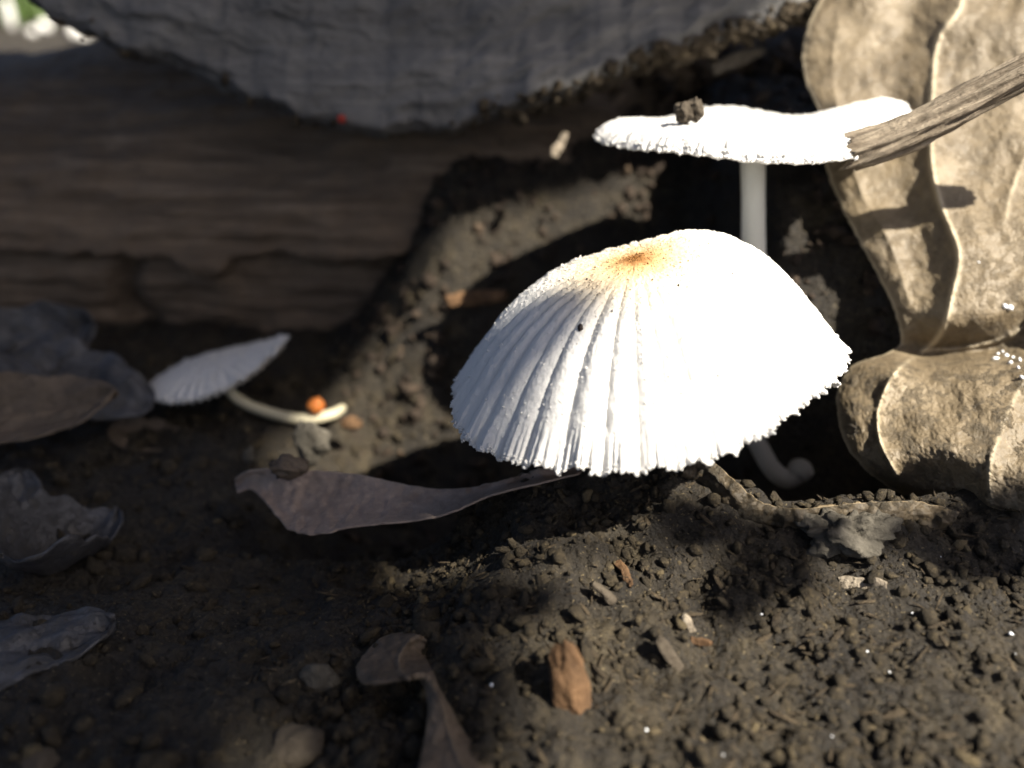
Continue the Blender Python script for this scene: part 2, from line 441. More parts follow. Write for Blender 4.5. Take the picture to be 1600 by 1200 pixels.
# blend to the wide ground sheet at the border
bl = sst(0, 1.2, np.minimum.reduce([X - xs[0], xs[-1] - X, Y - ys[0]]))
Z = Z * bl + (-0.25) * (1 - bl)
def hit(px, py):
    """depth at which the ray through a photograph pixel meets the soil"""
    ray = P(px, py, 1.0) - CAM; d = np.linspace(5, 22, 2200); pts = CAM + ray * d[:, None]
    return d[np.argmax(pts[:, 2] < soil_h(pts[:, 0], pts[:, 1]))]
SOIL = np.stack([X, Y, Z], -1)
o = obj("soil", SOIL.reshape(-1, 3), grid_faces(len(xs), len(ys))[:, ::-1], M_SOIL, origin=(0, 8, 0))
tag(o, "dark crumbly forest soil under the mushrooms", "soil", kind="structure")

# wide ground sheet that reaches the horizon
gx = np.concatenate([-np.geomspace(9000, 20, 60), np.linspace(-18, 18, 37), np.geomspace(20, 9000, 60)])
gy = np.concatenate([-np.geomspace(9000, 4, 60), np.linspace(-3, 30, 30), np.geomspace(32, 14000, 70)])
GX, GY = np.meshgrid(gx, gy, indexing='ij')
inside = (GX > xs[0] + 0.3) & (GX < xs[-1] - 0.3) & (GY > ys[0] + 0.3) & (GY < ys[-1] + 1)
GZ = -0.3 + 0.35 * fbm(np.stack([GX * 0.12, GY * 0.12, 0 * GX], -1), 3) * sst(16, 40, np.hypot(GX, GY - 8))
GZ = np.where(inside, -2.2, GZ)
o = obj("ground", np.stack([GX, GY, GZ], -1).reshape(-1, 3), grid_faces(len(gx), len(gy))[:, ::-1], M_GROUND, origin=(0, 0, 0))
tag(o, "open bare ground stretching away behind the log", "ground", kind="structure")

# ------------------------------------------------------------------ fallen log and bark slab
SLX = [-26, -13, -9.5, -8.3, -7.4, -6.4, -5.4, -4.4, -3.3, -2.5, -1.8, -1.0, -0.2, 1.2, 3.0, 5.4, 9, 26]
SLZ = [12, 10.2, 8.0, 7.0, 6.15, 5.6, 5.25, 4.85, 4.5, 4.35, 4.28, 4.35, 4.55, 4.95, 5.5, 6.25, 7.2, 9]
def log_top(x): return crv([-20, -11, -7, -2, 4, 30], [3.9, 4.7, 5.4, 5.7, 5.8, 5.8], x)

def make_log():
    x = np.concatenate([np.arange(-22, -13, 0.25), np.arange(-13, 8, 0.06), np.arange(8, 26, 0.3)])
    ph = np.concatenate([np.linspace(-0.9, 1.35, 190), np.linspace(1.4, 2 * np.pi - 0.95, 50)])   # 0 = towards the camera, +pi/2 = up
    Xg, Ph = np.meshgrid(x, ph, indexing='ij')
    cz, cy = 0.9, 20.2
    top = log_top(Xg)
    R = np.where(np.sin(Ph) > 0, 4.75 + (top - cz - 4.75) * np.sin(Ph) ** 2, 4.75)
    Zc = cz + R * np.sin(Ph)
    p = np.stack([Xg, Zc, 0 * Xg], -1)
    d = 0.22 * fbm(p * [0.22, 0.9, 1], 3) + 0.11 * fbm(p * [0.45, 3.0, 1] + 7, 3) + 0.05 * ridg(p * [0.35, 4.5, 1] + 3, 3) + 0.05 * fbm(p * [1.6, 2.4, 1] + 13, 3)
    # the lower layer stands back under a broken edge
    edge = crv([-22, -9, -7.4, -6.3, -5.5, -5.1, -4.6, -3.4, -1.6, 26], [1.9, 1.95, 1.9, 1.85, 1.45, 1.8, 1.95, 1.75, 2.0, 2.0], Xg) + 0.08 * fbm(np.stack([Xg * 2.0, 0 * Xg, 0 * Xg], -1), 3)
    back = 1 - sst(-0.12, 0.03, Zc - edge)
    d = d - 0.75 * back * (0.75 + 0.25 * sst(0.0, 1.2, edge - Zc))
    # vertical split in the lower layer
    d = d - 0.5 * back * np.exp(-((Xg + 7.3 + 0.25 * np.sin(Zc * 2)) / 0.22) ** 2)
    # dark crevice where the slab has pulled away
    d = d - 0.8 * np.exp(-((Zc - (crv(SLX, SLZ, Xg) - 0.1)) / 0.22) ** 2) * sst(-9, -7, Xg) * (1 - sst(-3.2, -2.4, Xg))
    # rotten, crumbling right hand end
    rot_ = sst(-0.6, 0.5, Xg - (1.7 - 1.05 * (3.8 - Zc)) + 0.8 * fbm(p * [0.9, 0.9, 1] + 20, 4, 0.6))
    d = d * (1 - 0.6 * rot_) + rot_ * (-0.55 + 0.35 * fbm(p * 1.3 + 31, 4, 0.6) + 0.16 * ridg(p * 3.2, 3))
    R2 = R + d * (np.cos(Ph) > -0.3)
    Yg = cy - R2 * np.cos(Ph); Zg = cz + R2 * np.sin(Ph)
    G = np.stack([Xg, Yg, Zg], -1)
    n, m = Xg.shape
    V = np.concatenate([G.reshape(-1, 3), G[0].mean(0)[None], G[-1].mean(0)[None]])
    F = grid_faces(n, m, True).tolist()
    a, b = n * m, n * m + 1
    for j in range(m):
        j2 = (j + 1) % m
        F.append((a, j2, j)); F.append((b, (n-1)*m + j, (n-1)*m + j2))
    return V, F, G, rot_
t = thing("fallen_log", (0, 20.2, -1), "fallen grey-brown rotting log with horizontal grain lying behind the mushrooms", "log")
LV, LF, LG, LROT = make_log()
obj_any("trunk_wood", LV, LF, M_LOG, t)

def slab_edge(x): return crv(SLX, SLZ, x)
def make_slab():
    x = np.concatenate([np.arange(-22, -12, 0.25), np.arange(-12, 8, 0.06), np.arange(8, 22, 0.3)])
    s = np.concatenate([np.linspace(0, 3.0, 70), np.linspace(3.2, 9, 24)])
    Xg, S = np.meshgrid(x, s, indexing='ij')
    p = np.stack([Xg, S, 0 * Xg], -1)
    e = slab_edge(Xg) + 0.10 * fbm(np.stack([Xg * 1.6, 0 * Xg, 0 * Xg], -1), 4, 0.6)
    lift = 0.5 * np.exp(-((Xg + 2) / 5) ** 2)
    th = np.clip(S / 0.35, 0, 1)
    Yg = 14.55 - lift + 0.42 * S + 0.035 * S ** 2 + 0.05 * np.abs(Xg + 1)
    Zg = e + S * 0.86
    d = 0.16 * fbm(p * [0.5, 0.8, 1] + 2, 3) + 0.12 * fbm(np.stack([Xg * 0.3, S * 1.4 - Xg * 0.3, 0 * Xg], -1) + 9, 4) + 0.06 * ridg(np.stack([Xg * 0.22, S * 1.9 - Xg * 0.25, 0 * Xg], -1), 3)
    d = d + 0.03 * fbm(p * 9, 2) - 0.28 * (1 - th) ** 2
    # knobbly paler lip along the broken edge
    d = d + 0.10 * np.exp(-((S - 0.28) / 0.2) ** 2) * (0.6 + fbm(p * [2.2, 2, 1], 3))
    return np.stack([Xg, Yg - d, Zg], -1)
SG = make_slab()
V, F = solid_sheet(SG, 1.5, toward=CAM, direc=(0, 1.0, 0.45))
t = thing("bark_slab", (0, 17, 5), "bluish grey weathered bark slab with ragged curved lower edge overhanging the log", "bark")
obj("slab_wood", V, F, M_BARK, t)
ii = rng.integers(0, SG.shape[0], 5200); jj = (rng.uniform(0, 1, 5200) ** 2 * 9).astype(int)
cc = SG[ii, jj] + rng.normal(0, 0.03, (5200, 3)); kp = (cc[:, 0] > -7) & (cc[:, 0] < 7) & (rng.uniform(0, 1, 5200) < 0.03 + 0.97 * sst(-1.5, 1.5, cc[:, 0]))
V, F, tint = crumbs(cc[kp], 0.02 + 0.10 * rng.uniform(0, 1, kp.sum()) ** 4)
tag(obj("edge_crumbs", V, F, M_DEBRIS, t, attrs={"tint": tint}, smooth=False), kind="stuff")

# ------------------------------------------------------------------ soil crumbs
def scatter_soil(n, x0, x1, y0, y1, smin, smax, power=2.2, sink=0.25):
    x = rng.uniform(x0, x1, n); y = rng.uniform(y0, y1, n)
    cl = fbm(np.stack([x * 1.1, y * 1.1, 0 * x + 5], -1), 3)
    keep = rng.uniform(-0.7, 0.5, n) < cl; x, y = x[keep], y[keep]
    i = np.clip(np.searchsorted(xs, x), 0, len(xs) - 1); j = np.clip(np.searchsorted(ys, y), 0, len(ys) - 1)
    s = smin + (smax - smin) * rng.uniform(0, 1, len(x)) ** power
    return np.stack([x, y, Z[i, j] + s * rng.uniform(-sink, 0.6, len(x))], -1), s
C1, S1 = scatter_soil(60000, -1.8, 9, 3.2, 9.0, 0.006, 0.085, 16.0, 0.7)
C2, S2 = scatter_soil(12000, -11, 0, 3.2, 15, 0.012, 0.14, 8.0, 0.7)
C3, S3 = scatter_soil(9000, -3, 8, 10.5, 18, 0.015, 0.12, 6.0)
V, F, tint = crumbs(np.concatenate([C1, C2]), np.concatenate([S1, S2]))
o = obj("soil_crumbs", V, F, M_CRUMB, origin=(0, 8, 0), attrs={"tint": tint}, smooth=False)
tag(o, "loose crumbs of dark soil strewn over the ground", "soil", kind="stuff")
# root fibres and flakes in the soil
CF, SF = scatter_soil(5200, -2.5, 9, 3.2, 9.0, 0.02, 0.10, 3.0, 0.3)
n_ = len(CF)
Vf = ICOV[None] * (1 + rng.uniform(-0.25, 0.25, (n_, 12, 1))) * np.stack([np.ones(n_) * 1.6, rng.uniform(0.12, 0.5, n_), rng.uniform(0.06, 0.2, n_)], -1)[:, None]
yaw_ = rng.uniform(0, 6.28, n_); tl_ = rng.normal(0, 0.35, n_)
cx_, sx_ = np.cos(yaw_), np.sin(yaw_)
Rm_ = np.stack([np.stack([cx_, -sx_, 0*cx_], -1), np.stack([sx_, cx_, 0*cx_], -1), np.stack([tl_, 0*cx_, 1+0*cx_], -1)], -2)
Vf = np.einsum('nij,nkj->nki', Rm_, Vf) * SF[:, None, None] + CF[:, None]
o = obj("plant_debris", Vf.reshape(-1, 3), (ICOF[None] + 12 * np.arange(n_)[:, None, None]).reshape(-1, 3), M_DEBRIS, origin=(2, 7, 0), attrs={"tint": np.repeat(rng.uniform(0, 1, n_), 12)}, smooth=False)
tag(o, "fine flakes and root fibres littering the sunlit soil", "debris", kind="stuff")
# crumbs on the rotten face of the log
idx = np.argwhere((LROT > 0.35) & (LG[..., 1] < 18) & (LG[..., 2] > 0.3) & (LG[..., 0] < 8))
idx = idx[rng.integers(0, len(idx), 7000)]
C4 = LG[idx[:, 0], idx[:, 1]] + rng.normal(0, 0.06, (7000, 3)); S4 = 0.02 + 0.12 * rng.uniform(0, 1, 7000) ** 5
V, F, tint = crumbs(np.concatenate([C3, C4]), np.concatenate([S3, S4]))
o = obj("rotten_wood_crumbs", V, F, M_CRUMB2, origin=(2, 15, 0), attrs={"tint": tint}, smooth=False)
tag(o, "dark crumbs of rotten wood heaped against the log", "crumbs", kind="stuff")

# ------------------------------------------------------------------ mushrooms
def basis(rollz=0.0, pitch=0.0, yaw=0.0):
    """local cap frame -> world; roll>0 lifts the right side, pitch>0 lifts the far side"""
    return np.array(Matrix.Rotation(yaw, 3, 'Z') @ Matrix.Rotation(-rollz, 3, 'Y') @ Matrix.Rotation(pitch, 3, 'X'))

def build_cap(par, center, Bm, Rf, Zf, ribs, ribamp, ribstart, mat, nth=920, nt=120, ragged=0.03, thick=0.05, seed=0, fuzz=2500, fuzzs=0.016, gills=True, rimth=0.5):
    th = np.linspace(0, 2 * np.pi, nth, endpoint=False); tt = np.linspace(0, 1, nt) ** 0.85
    T, TH = np.meshgrid(tt, th, indexing='ij')
    dirs = np.stack([np.cos(TH), np.sin(TH), 0 * TH], -1)
    R = Rf(TH)
    wob = 0.9 * perlin(np.stack([np.cos(TH) * 1.7 + seed, np.sin(TH) * 1.7, 0 * TH], -1)) + 0.25 * perlin(np.stack([np.cos(TH) * 5, np.sin(TH) * 5 + seed, 0 * TH], -1))
    phs = TH * ribs / 2 + wob * 1.6
    rib = np.abs(np.sin(phs)) ** 0.75                # rounded ribs, sharp valleys
    ramp = np.stack([np.cos(TH) * 6 + 30, np.sin(TH) * 6, 0 * TH], -1)
    A = ribamp * sst(ribstart, 0.8, T) * (0.75 + 0.6 * perlin(ramp))
    teeth = ragged * (0.55 * perlin(np.stack([np.cos(TH) * 22, np.sin(TH) * 22 + seed, 0 * TH], -1)) + 0.6 * perlin(np.stack([np.cos(TH) * 60, np.sin(TH) * 60 + seed, 0 * TH], -1)) + 0.35 * rib)
    rho = R * T * (1 + teeth / R * sst(0.86, 1, T))
    P3 = dirs * rho[..., None]
    z = Zf(T, TH) + A * (rib - 0.6)
    P3[..., 2] = z
    q = P3 * 6 + seed
    nn = 0.012 * fbm(q, 3) + 0.008 * fbm(P3 * 28, 2)
    P3[..., 2] += nn * sst(0, 0.1, T)
    # outer and inner skins
    inner = P3.copy(); inner[..., 2] -= thick * (0.4 + 1.2 * (1 - T)); inner[..., :2] *= (1 - 0.012 * T[..., None])
    W = P3 @ Bm.T + center; I = inner @ Bm.T + center
    n, m = T.shape
    V = np.concatenate([W.reshape(-1, 3), I.reshape(-1, 3)])
    f1 = grid_faces(n, m, True); f2 = f1[:, ::-1] + n * m
    last = (n - 1) * m + np.arange(m); l2 = np.roll(last, -1)
    fr = np.stack([last, l2, l2 + n * m, last + n * m], -1)
    F = np.concatenate([f1, f2, fr])
    cap = obj("cap", V, F, mat, par, attrs={"rad": np.concatenate([T.ravel(), T.ravel()])})
    # woolly flecks on skin and margin
    if fuzz:
        k1 = rng.integers(0, n * m, fuzz); k2 = (n - 1 - rng.integers(0, 3, fuzz // 2)) * m + rng.integers(0, m, fuzz // 2)
        k = np.concatenate([k1, k2]); c = W.reshape(-1, 3)[k] + rng.normal(0, fuzzs * 0.35, (len(k), 3))
        v, f, _ = crumbs(c, fuzzs * (0.35 + rng.uniform(0, 1, len(k)) ** 2) * np.where(np.arange(len(k)) < fuzz, 1.0, 1.7), (0.3, 1.8), 0.3)
        o = obj("fuzz", v, f, mat, cap, attrs={"rad": np.repeat(T.ravel()[k], 12)}, smooth=False); tag(o, kind="stuff")
    if gills:
        g = 90 if nth > 500 else 50
        thg = np.linspace(0, 2 * np.pi, g * 4, endpoint=False); tg = np.linspace(0.1, 0.95, 12)
        Tg, Hg = np.meshgrid(tg, thg, indexing='ij')
        zz = Zf(Tg, Hg) - thick * 1.5 - 0.02 - (0.15 * np.sin(np.pi * np.clip(Tg, 0, 1)) ** 0.8) * (np.abs(np.sin(Hg * g / 2)) < 0.5)
        Gp = np.stack([np.cos(Hg) * Rf(Hg) * Tg, np.sin(Hg) * Rf(Hg) * Tg, zz], -1) @ Bm.T + center
        obj("gills", Gp.reshape(-1, 3), grid_faces(*Tg.shape, True)[:, ::-1], M_GILL, cap)
    return cap, W

def angd(a, b): return (a - b + np.pi) % (2 * np.pi) - np.pi
def lobe(th, deg, w): return np.exp(-(angd(th, math.radians(deg)) / math.radians(w)) ** 2)

# ---- the big parasol mushroom
base = np.array([1.2, 9.5, -1.35])
t = thing("mushroom", base, "largest white mushroom with pleated domed cap and rusty brown centre", "mushroom")
c0 = P(1006, 588, 10.1)
Bm = basis(math.radians(7.5), math.radians(0))
def Rf(th): return 2.16 + 0.06 * lobe(th, 25, 40) - 0.16 * lobe(th, -50, 28) + 0.03 * lobe(th, 200, 30)
def Zf(T, TH):
    p = 2.5 + 0.5 * lobe(TH, 20, 70) + 0.1 * lobe(TH, -90, 40)
    H = 1.37
    z = H * (1 - T ** p) + 0.19 * lobe(TH, 25, 50) * np.sin(np.pi * np.clip(T, 0, 1)) ** 1.2
    z = z + 0.05 * np.exp(-(T / 0.09) ** 2)
    return z + 0.05 * np.sin(3 * TH + 0.6) * T ** 2 + 0.30 * lobe(TH, -42, 30) * T ** 3 + 0.08 * lobe(TH, -100, 40) * T ** 3
BIGCAP, BW = build_cap(t, c0, Bm, Rf, Zf, 36, 0.14, 0.16, M_CAP, nth=1100, nt=140, ragged=0.085, seed=3, fuzz=5200, fuzzs=0.0085)
V, F = tube([base, base * 0.6 + c0 * 0.4 + [0.1, 0.1, 0], c0 + Bm @ np.array([0, 0, 1.25])], [0.24, 0.19, 0.17], 20)
obj_any("stem", V, F, M_STEM, t)
# grit lying on this cap
def on_cap(W, px, py):
    v = W.reshape(-1, 3) - CAM; d = v @ FWD; u = 800 + v[:, 0] / d * FPX; w = 600 - (v @ UPV) / d * FPX
    e = (u - px) ** 2 + (w - py) ** 2 + 8 * d ** 2
    return W.reshape(-1, 3)[np.argmin(e)]
for k, (px, py, r) in enumerate([(907, 514, 0.035), (1020, 437, 0.014), (1060, 446, 0.014), (956, 487, 0.012), (918, 435, 0.012)]):
    v, f = lump(on_cap(BW, px, py), r, k + 40, 1, 0.3, 1.5, (0.8, 0.8, 1.3))
    obj("speck", v, f, M_SPECK, BIGCAP)

# ---- the upper mushroom, its margin turned up against the twig
c1 = P(1176, 188, 12.0)
base = np.array([2.7, 12.3, -0.9])
t = thing("mushroom", base, "white flat mushroom on tall stem, cap touching the broken twig", "mushroom")
Bm1 = basis(math.radians(2.5), math.radians(-9.0))
def Rf1(th): return 2.02 + 0.12 * lobe(th, 8, 20) - 0.34 * lobe(th, -22, 12) + 0.02 * lobe(th, -50, 20) + 0.08 * lobe(th, 180, 30)
def Zf1(T, TH):
    up = lobe(TH, 10, 24)
    z = -0.14 * (1 - T) ** 2 - (0.50 - 0.08 * lobe(TH, 180, 50) - 0.24 * up) * (1 - np.sqrt(1 - np.clip(T, 0, 0.995) ** 7))
    z = z + 0.30 * up * T ** 2 + 0.30 * lobe(TH, 92, 32) * T ** 2 + 0.20 * lobe(TH, 180, 55) * T ** 2
    return z + 0.03 * np.sin(5 * TH) * T ** 3
C1CAP, W1 = build_cap(t, c1, Bm1, Rf1, Zf1, 48, 0.03, 0.4, M_CAPP, nth=900, nt=110, ragged=0.06, seed=11, fuzz=3200, fuzzs=0.011)
V, F = tube([base, base + [0.35, 0.1, 1.2], P(1176, 470, 12.9), P(1177, 390, 12.45), P(1177, 300, 12.05), c1 + Bm1 @ np.array([0, 0, -0.12])], [0.24, 0.2, 0.18, 0.168, 0.16, 0.18], 20)
obj_any("stem", V, F, M_STEM, t)

# ---- the small mushroom on the left
c2 = P(338, 575, 14.2)
sb = P(516, 648, 14.4)
t = thing("mushroom", sb, "small white mushroom on a bent yellowish stem in the shade", "mushroom")
Bm2 = basis(math.radians(9), math.radians(-7.5))
def Rf2(th): return 1.10 + 0.10 * lobe(th, 10, 30)
def Zf2(T, TH):
    return 0.16 * (1 - T ** 2) + 0.28 * lobe(TH, 5, 45) * T ** 2 - 0.10 * lobe(TH, 175, 50) * T ** 3 - 0.13 * lobe(TH, -100, 50) * T ** 4
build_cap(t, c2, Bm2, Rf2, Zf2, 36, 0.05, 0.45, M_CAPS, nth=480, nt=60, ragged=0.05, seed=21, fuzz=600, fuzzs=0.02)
V, F = tube([sb + [0.1, 0.5, -0.15], sb, P(470, 655, 14.2), P(410, 641, 14.1), P(368, 620, 14.1), P(345, 588, 14.2)], [0.07, 0.09, 0.09, 0.085, 0.08, 0.08], 14)
obj_any("stem", V, F, M_STEM2, t)
v, f = lump(P(494, 634, 14.15), 0.135, 3, 3, 0.12, 1.5)
tag(obj("orange_bead", v, f, M_ORANGE), "tiny orange bead on the bent stem's foot", "bead")
v, f = lump(P(548, 662, 14.1), 0.13, 5, 3, 0.25, 1.5, (1.3, 1, 0.8))
tag(obj("orange_crumb", v, f, M_CHIP), "small rust-coloured crumb on dark soil beside the bent stem", "crumb")

# ---- the hook-shaped young mushroom in the hollow
hb = P(1168, 668, 12.4)
t = thing("young_mushroom", P(1150, 650, 12.6), "tiny pale hook-shaped young mushroom in the dark hollow under the big cap", "mushroom")
V, F = tube([P(1150, 640, 12.6), P(1186, 698, 12.4), P(1206, 732, 12.3), P(1228, 748, 12.3), P(1246, 742, 12.3)], [0.13, 0.13, 0.13, 0.135, 0.135], 14)
obj_any("stem", V, F, M_DULL, t)
v, f = lump(P(1250, 735, 12.3), 0.18, 8, 3, 0.08, 1.2, (1, 1, 0.85)); obj("cap", v, f, M_DULL, t)

# dirt clump on the upper cap
q = on_cap(W1, 1078, 186)
tt_ = thing("dirt_clump", q, "small brown dirt clump sitting on the flat mushroom's cap", "dirt")
v, f = lump(P(1070, 175, 10.9), 0.12, 13, 3, 0.4, 1.4, (1, 1, 1.0)); obj("grain", v, f, M_PEB, tt_)
v, f = lump(P(1086, 172, 10.9), 0.11, 14, 3, 0.4, 1.4, (0.9, 1, 1.2)); obj("grain", v, f, M_PEB, tt_)

# ------------------------------------------------------------------ leaves
def pdist(px, py, line):
    """distance in pixels to a polyline, sign = side (+ right)"""
    best = np.full(px.shape, 1e9); side = np.ones(px.shape)
    for (x0, y0), (x1, y1) in zip(line[:-1], line[1:]):
        dx, dy = x1 - x0, y1 - y0; L2 = dx*dx + dy*dy
        u = np.clip(((px-x0)*dx + (py-y0)*dy) / L2, 0, 1)
        d = np.hypot(px - x0 - u*dx, py - y0 - u*dy)
        s = np.sign(-((px-x0)*dy - (py-y0)*dx)); m_ = d < best
        best = np.where(m_, d, best); side = np.where(m_, s, side)
    return best, side

def smooth_line(pts, n=40):
    pts = np.asarray(pts, float); k = np.arange(len(pts)); s = np.linspace(0, len(pts)-1, n)
    return np.stack([crv(k, pts[:, 0], s), crv(k, pts[:, 1], s)], -1).tolist()

# ---- big tan leaf on the right
ly = [-140, -60, 0, 60, 130, 180, 260, 330, 420, 480, 520, 540, 552, 565, 600, 650, 710, 750, 775, 792, 802]
lx = [1400, 1320, 1281, 1257, 1260, 1283, 1290, 1318, 1366, 1395, 1406, 1404, 1385, 1345, 1313, 1309, 1331, 1372, 1420, 1500, 1580]
rows = np.unique(np.concatenate([np.linspace(-140, 802, 330), np.linspace(525, 575, 40), np.linspace(740, 802, 40)]))
Ledge = crv(ly, lx, rows) + 2.0 * perlin(np.stack([rows / 14, 0*rows, 0*rows], -1)) + 1.0 * perlin(np.stack([rows / 4, 0*rows, 0*rows+3], -1))
u = np.linspace(0, 1, 260) ** 1.3
PX = Ledge[:, None] + (1790 - Ledge[:, None]) * u[None, :]
PY = np.repeat(rows[:, None], len(u), 1) + 0 * PX
# the lower margin bends upward to the right outside the frame
D = crv([-140, 0, 150, 300, 450, 520, 548, 575, 620, 680, 740, 802], [13.5, 13.1, 12.65, 12.1, 11.6, 11.5, 11.55, 11.05, 10.7, 10.35, 10.1, 10.0], PY)
D = D - (PX - 1300) / 300 * 0.75
mainv = smooth_line([(1520, -140), (1503, 0), (1466, 60), (1456, 150), (1455, 250), (1470, 320), (1497, 390), (1490, 450), (1470, 520), (1440, 552)])
lowv = smooth_line([(1440, 548), (1400, 580), (1378, 620), (1371, 655), (1377, 695), (1400, 740)])
rv = smooth_line([(1640, 520), (1600, 590), (1565, 670), (1546, 730), (1550, 800)])
crv2 = smooth_line([(1440, 548), (1500, 545), (1560, 532), (1620, 500)])
tv = smooth_line([(1640, 180), (1600, 250), (1580, 300), (1572, 340)])
tv2 = smooth_line([(1310, 40), (1300, 100), (1315, 200), (1345, 300), (1390, 380), (1420, 470)])
d1, s1 = pdist(PX, PY, mainv); d2, s2 = pdist(PX, PY, lowv); d3, s3 = pdist(PX, PY, rv); d4, s4 = pdist(PX, PY, crv2); d5, _ = pdist(PX, PY, tv); d6, _ = pdist(PX, PY, tv2)
lft = (s1 > 0) if False else (PX < crv([p[1] for p in mainv], [p[0] for p in mainv], PY))
up = 1 - sst(535, 560, PY)
D = D - up * np.where(lft, 0.20 * np.exp(-d1 / 30), 0.20 * np.exp(-d1 / 120))
D = D + up * np.where(lft, 0.10 * np.exp(-((d1 - 55) / 35) ** 2), 0)
D = D + 0.38 * np.exp(-(d4 / 30) ** 2) * (1 - 0.2 * sst(1500, 1600, PX)) - 0.05 * np.exp(-(d4 / 4) ** 2)
lo = sst(548, 585, PY)
D = D - lo * 0.12 * np.exp(-d2 / 12) - lo * 0.14 * np.exp(-d3 / 30)
edged = (PX - Ledge[:, None])
D = D + lo * 0.36 * np.exp(-edged / 30) + 0.5 * sst(715, 802, PY) * (1 - sst(1500, 1580, PX)) + 0.16 * up * np.exp(-edged / 20)
D = D + lo * 0.22 * np.exp(-(((PX - 1470) / 90) ** 2 + ((PY - 745) / 34) ** 2))
D = D - 0.035 * np.exp(-d5 / 6) - 0.06 * np.exp(-d6 / 16)
q = np.stack([PX / 100, PY / 100, 0 * PX], -1)
D = D + 0.12 * fbm(q * 0.9 + 4, 2) + 0.022 * fbm(q * 4 + 9, 2) + (0.004 + 0.006 * lo) * fbm(q * 16, 2)
G = P(PX, PY, D)
D = D - 0.03 * np.exp(-(d1 / 5) ** 2) * up - 0.02 * np.exp(-(d2 / 4) ** 2) * lo
G = P(PX, PY, D)
vein = np.exp(-(d1 / 4.5) ** 2) * up + 0.8 * np.exp(-(d2 / 3.2) ** 2) * lo + 0.5 * np.exp(-(d3 / 3.5) ** 2) * lo + 0.5 * np.exp(-(d4 / 3) ** 2) + 0.5 * np.exp(-(d5 / 3) ** 2) + 0.7 * np.exp(-(edged / 5) ** 2)
vein = np.clip(vein, 0, 1)
dirt = np.clip(0.25 + 0.5 * lo + 0.3 * sst(300, 500, PY) * sst(1480, 1560, PX), 0, 1)
V, F = solid_sheet(G, 0.035, toward=CAM)
RIGHTLEAF = G
o = obj("dead_leaf", V, F, M_LEAFR, attrs={"vein": np.tile(vein.ravel(), 2), "dirt": np.tile(dirt.ravel(), 2)})
tag(o, "large crumpled tan dead leaf with pale veins leaning beside the mushrooms", "leaf")

def strip_leaf(name, A, Bp, dA, dB, mat, label, th=0.025, n=140, m=50, sag=0.0, cr=0.06, seed=0, dirt=0.5, midvein=None, group=None, edge_n=1.5):
    """leaf between two pixel curves A and Bp with depths dA, dB"""
    A = np.asarray(A, float); Bp = np.asarray(Bp, float)
    ka = np.linspace(0, 1, len(A)); kb = np.linspace(0, 1, len(Bp)); s = np.linspace(0, 1, n)
    a = np.stack([crv(ka, A[:, 0], s), crv(ka, A[:, 1], s), crv(ka, np.asarray(dA, float) * np.ones(len(A)), s)], -1)
    b = np.stack([crv(kb, Bp[:, 0], s), crv(kb, Bp[:, 1], s), crv(kb, np.asarray(dB, float) * np.ones(len(Bp)), s)], -1)
    a[:, :2] += edge_n * np.stack([perlin(np.stack([s * 30, 0*s + seed, 0*s], -1)), perlin(np.stack([s * 30, 0*s + seed, 0*s + 5], -1))], -1)
    b[:, :2] += edge_n * np.stack([perlin(np.stack([s * 30, 0*s + seed, 0*s + 9], -1)), perlin(np.stack([s * 30, 0*s + seed, 0*s + 15], -1))], -1)
    w = np.linspace(0, 1, m)[None, :, None]
    Q = a[:, None] * (1 - w) + b[:, None] * w
    w = w[..., 0]
    q = np.stack([Q[..., 0] / 100, Q[..., 1] / 100, 0 * Q[..., 0] + seed], -1)
    Q[..., 2] += sag * np.sin(np.pi * w) + cr * fbm(q * 1.5, 3) + cr * 0.35 * fbm(q * 6, 2)
    vn = np.zeros(Q.shape[:2])
    if midvein is not None:
        dv = np.abs(w - midvein) + 0 * Q[..., 0]; vn = np.exp(-(dv / 0.02) ** 2); Q[..., 2] -= 0.05 * np.exp(-(dv / 0.05) ** 2)
        side = np.abs(((s[:, None] * 9 - dv * 3) % 1.0) - 0.5); vn = np.clip(vn + 0.4 * np.exp(-(side / 0.05) ** 2), 0, 1)
    G = P(Q[..., 0], Q[..., 1], Q[..., 2])
    V, F = solid_sheet(G, th, toward=CAM)
    vn = np.clip(vn + 0.35 * (np.exp(-(w / 0.03) ** 2)) + 0 * Q[..., 0], 0, 1)
    o = obj(name, V, F, mat, attrs={"vein": np.tile(vn.ravel(), 2), "dirt": np.full(len(V), dirt)})
    return tag(o, label, "leaf", group)

strip_leaf("dead_leaf", [(366, 752), (385, 738), (430, 733), (490, 735), (560, 741), (620, 754), (690, 764), (760, 757), (860, 730), (960, 715)],
           [(370, 768), (395, 764), (425, 795), (455, 828), (500, 833), (550, 822), (640, 813), (700, 801), (770, 772), (900, 740)],
           [11.4, 11.2, 11.0, 10.9, 10.8, 10.6, 10.4, 10.2, 10.0, 10.0], [11.2, 11.1, 10.6, 10.3, 10.1, 10.0, 9.9, 9.8, 9.8, 9.9],
           M_LEAFL, "curled mauve-grey dead leaf with tapering tip reaching under the big mushroom", seed=2, sag=0.15, cr=0.09, dirt=0.3)
v, f = lump(P(452, 730, 10.85), 0.14, 23, 3, 0.5, 1.5, (1.6, 0.8, 0.9))
tag(obj("soil_pellet", v, f, M_LEAFB, attrs={"vein": np.zeros(len(v)), "dirt": np.zeros(len(v))}), "small tan crumb on the mauve-grey leaf's upper edge", "crumb")

